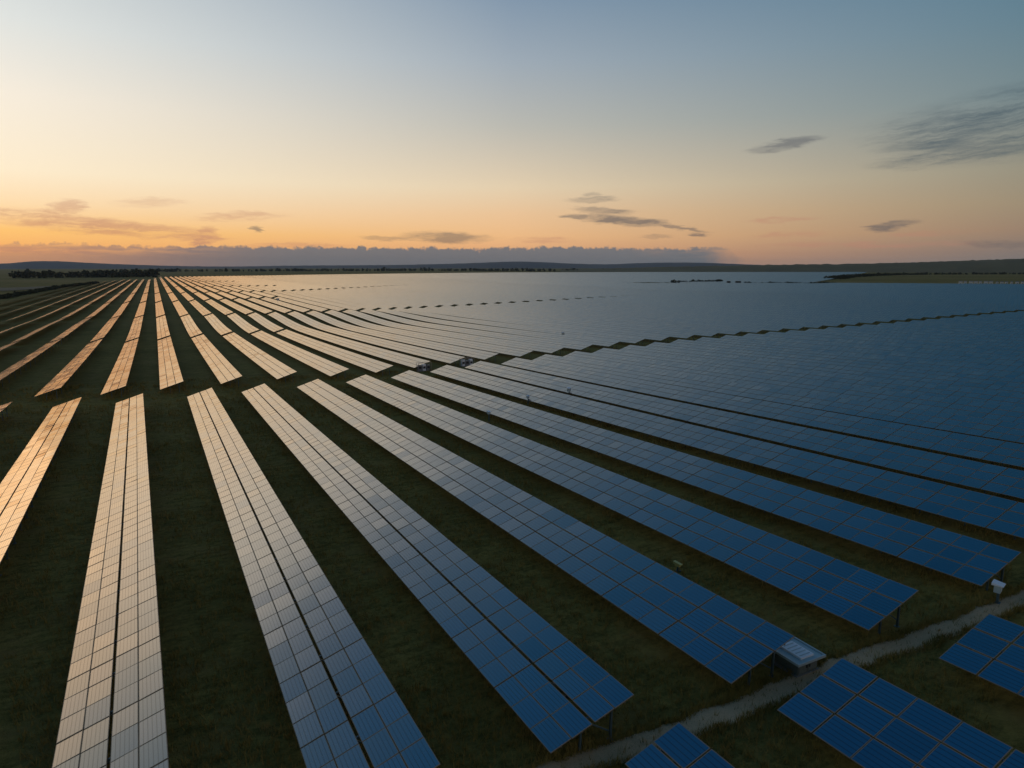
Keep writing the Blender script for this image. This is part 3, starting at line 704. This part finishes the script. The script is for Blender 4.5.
# two dark sheds
for px, L, lab in ((728.5, 3.6, 'dark open shed beyond the solar field, left of the two'), (738, 5.2, 'dark open shed beyond the solar field, right of the two')):
    u, s = ground_at(px, 284); r = root_at('shed', u, s); r.rotation_euler = (0, 0, -THETA - .3); tag(r, lab, 'shed')
    h = 2.6
    mb = MB(); mb.box(-L / 2 * K, L / 2 * K, .9 * K, 1.1 * K, -.3 * K, h * K); link('wall', mb.mesh('wall', [M_DARK]), r)
    mb = MB()
    for q in range(4):
        x = -L / 2 + .1 + q * (L - .2) / 3; mb.box((x - .12) * K, (x + .12) * K, -1.1 * K, -.9 * K, -.3 * K, h * K)
    link('posts', mb.mesh('posts', [M_DARK]), r)
    mb = MB(); mb.box(-L * .55 * K, L * .55 * K, -1.4 * K, 1.4 * K, (h + .01) * K, (h + .35) * K); link('roof', mb.mesh('roof', [M_GREY]), r)

# ------------------------------------------------------------------ hedges, woods (far off, each one mass)
def wood(name, pts, hgt, depth, dens, label, cat, mat=M_TREES, var=.5, seed=3):
    """pts: polyline in survey units; clumps of small leaf faces round many little crowns"""
    rg = np.random.default_rng(seed); pts = np.array(pts, float); seg = np.diff(pts, axis=0); L = np.hypot(*seg.T); cum = np.concatenate([[0], np.cumsum(L)])
    n = int(cum[-1] * dens); d = rg.uniform(0, cum[-1], n)
    px = np.interp(d, cum, pts[:, 0]); py = np.interp(d, cum, pts[:, 1]); 
    i = np.clip(np.searchsorted(cum, d, 'right') - 1, 0, len(seg) - 1); nr = np.stack([-seg[i, 1], seg[i, 0]], -1) / L[i][:, None]
    o_ = rg.uniform(-.5, .5, n) * depth; px = px + nr[:, 0] * o_; py = py + nr[:, 1] * o_
    hh = hgt * (1 + var * (.5 * np.sin(d / hgt / 2.1 + 1) * np.sin(d / hgt / 5.3) + rg.normal(0, .35, n))); hh = np.clip(hh, hgt * .35, hgt * 1.9)
    z = terr(px, py); V = []; m = 26
    cen = np.repeat(np.stack([px, py, z + hh * .52], -1), m, 0); H_ = np.repeat(hh, m)
    q = rg.normal(0, 1, (n * m, 3)); q /= np.linalg.norm(q, axis=1)[:, None]; q *= rg.uniform(.55, 1.0, (n * m, 1))
    pos = cen + q * np.stack([H_ * .5, H_ * .5, H_ * .52], -1)
    a = rg.normal(0, 1, (n * m, 3)); a /= np.linalg.norm(a, axis=1)[:, None]; b2 = np.cross(a, rg.normal(0, 1, (n * m, 3))); b2 /= np.linalg.norm(b2, axis=1)[:, None]
    sz = (H_ * .20)[:, None]; P = np.stack([pos - a * sz, pos + b2 * sz, pos + a * sz, pos - b2 * sz], 1).reshape(-1, 3) * K
    me = mesh_np(name, P, np.arange(len(P)).reshape(-1, 4), [mat]); return tag(link(name, me), label, cat, kind='stuff')
def far_pt(px, dist):   # survey point at a horizontal distance along a bearing
    d = pix_dir(px, 266.4); h = math.hypot(d.x, d.y); return (d.x / h * dist, d.y / h * dist)
wood('far_woodland', [far_pt(x, 1500) for x in (12, 40, 70, 100, 130, 158)], 10.5, 130, .55, 'dark far-off wood along the horizon at the left', 'woodland', var=.45)
wood('tree_belt', [far_pt(x, 2900 - (x > 500) * 300) for x in range(120, 800, 40)], 9, 120, .16, 'dark belt of far trees beyond the solar field', 'tree belt', seed=5)
wood('hedgerow', [ground_at(x, y) for x, y in ((672, 283.3), (684, 283.2), (700, 283.0), (722, 282.8))], 2.6, 14, 1.2, 'low green hedge inside the far solar field', 'hedge', seed=6)
wood('field_hedge', [ground_at(x, y) for x, y in ((745, 284.2), (790, 284.6), (815, 285.0), (832, 284.2))], 2.0, 8, 1.2, 'low dark hedge line at the edge of the main field', 'hedge', seed=7)
wood('dark_hedge_belt', [ground_at(x, y) for x, y in ((832, 279.6), (845, 277.8), (862, 276.4), (890, 275.2), (930, 274.6), (980, 274.4), (1030, 274.2), (1060, 274.0))], 3.6, 26, .5, 'dark hedge belt curving behind the green strip at the right', 'hedge', seed=8)
wood('field_boundary', [ground_at(x, y) for x, y in ((-20, 301), (0, 299), (30, 293.5), (60, 288), (97, 283.2))], 2.0, 6, 1.0, 'dark hedge line left of the last brown rows', 'hedge', seed=9)

# pale mown strips in the far meadows
def strip(name, poly, lab, lift=.06):
    P = np.array([ground_at(x, y) for x, y in poly]); n = len(P) // 2; a, bq = P[:n], P[n:][::-1]; rowsV = []; m = 10
    T_ = np.linspace(0, 1, m); Q = []
    xs = np.linspace(0, n - 1, 30)
    for f_ in T_:
        l = a * (1 - f_) + bq * f_; uu_ = np.interp(xs, np.arange(n), l[:, 0]); vv_ = np.interp(xs, np.arange(n), l[:, 1]); Q.append(np.stack([uu_, vv_, terr(uu_, vv_) + lift], -1) * K)
    V = np.concatenate(Q); I = np.arange(m * 30).reshape(m, 30); F = np.stack([I[:-1, :-1], I[:-1, 1:], I[1:, 1:], I[1:, :-1]], -1).reshape(-1, 4)
    tag(link(name, mesh_np(name, V, F, [M_FIELD])), lab, 'field', kind='structure')
strip('meadow_strip_field', [(-40, 292.5), (10, 291), (40, 289), (62, 286.5), (60, 285.8), (36, 287), (10, 288), (-40, 288.6)], 'pale dry strip of meadow at the left', .35)

# ------------------------------------------------------------------ hills
def ridge(name, prof, dist, depth, mat, lab, seed):
    """prof: (bearing px, skyline height px) read from the horizon; a swell of land with real depth"""
    rg = np.random.default_rng(seed); xs = np.arange(prof[0][0], prof[-1][0] + .1, 4.0); px_, py_ = np.array(prof).T
    yy = np.interp(xs, px_, py_); yy = np.convolve(np.pad(yy, 4, 'edge'), np.ones(9) / 9, 'valid')
    rows = []
    for f_ in np.linspace(-1, 1, 15):
        R = []
        for x, y in zip(xs, yy):
            d = pix_dir(x, 266.37); h = math.hypot(d.x, d.y); dd = dist + depth * f_
            zt = CAM_H + (266.37 - y) / FPX * dist * 0.97 / max(.6, math.cos(math.radians(az_el(d)[0])))
            base = -6 * K - 8; z = base + (zt - base) * max(0, math.cos(f_ * math.pi / 2)) ** 1.2
            z += rg.normal(0, 1) * 1.2
            R.append((d.x / h * dd, d.y / h * dd, z))
        rows.append(R)
    V = np.array(rows).reshape(-1, 3); n = len(xs); I = np.arange(15 * n).reshape(15, n)
    F = np.stack([I[:-1, :-1], I[:-1, 1:], I[1:, 1:], I[1:, :-1]], -1).reshape(-1, 4)
    tag(link(name, mesh_np(name, V, F, [mat], smooth=True)), lab, 'hills', kind='structure')
ridge('hills', [(-250, 264), (-60, 264), (0, 265), (18, 263.8), (40, 262.4), (70, 263), (100, 264.2), (135, 265), (170, 266), (230, 266.6), (300, 265.6), (400, 265), (450, 263.8), (485, 262.6), (515, 261.2), (545, 262.2), (575, 263.8), (610, 264.6), (635, 263.2), (665, 262.6), (700, 262.7), (730, 264), (770, 265.4), (900, 266), (1300, 265)], 11500, 1300, M_HILL, 'low blue hills along the horizon', 4)
ridge('pasture_hill', [(560, 269.5), (680, 266.5), (760, 265.2), (800, 264.8), (860, 264.2), (930, 263), (1024, 261.2), (1200, 259), (1400, 262)], 4000, 500, M_HILLR, 'low green and brown rise of land at the right', 5)

# ------------------------------------------------------------------ haze
mb = MB(); mb.box(-13500, 13500, -13500, 13500, -45, 165)
M_HAZE = bpy.data.materials.new('haze'); M_HAZE.use_nodes = True; tr = M_HAZE.node_tree
for n in list(tr.nodes): tr.nodes.remove(n)
pv = tr.nodes.new('ShaderNodeVolumePrincipled'); pv.inputs['Color'].default_value = (.80, .86, .95, 1); pv.inputs['Density'].default_value = 0.000021; pv.inputs['Anisotropy'].default_value = .2
out = tr.nodes.new('ShaderNodeOutputMaterial'); tr.links.new(pv.outputs[0], out.inputs['Volume'])
hz = link('haze', mb.mesh('haze', [M_HAZE])); hz['kind'] = 'stuff'; hz['label'] = 'thin evening haze over the field'; hz['category'] = 'haze'
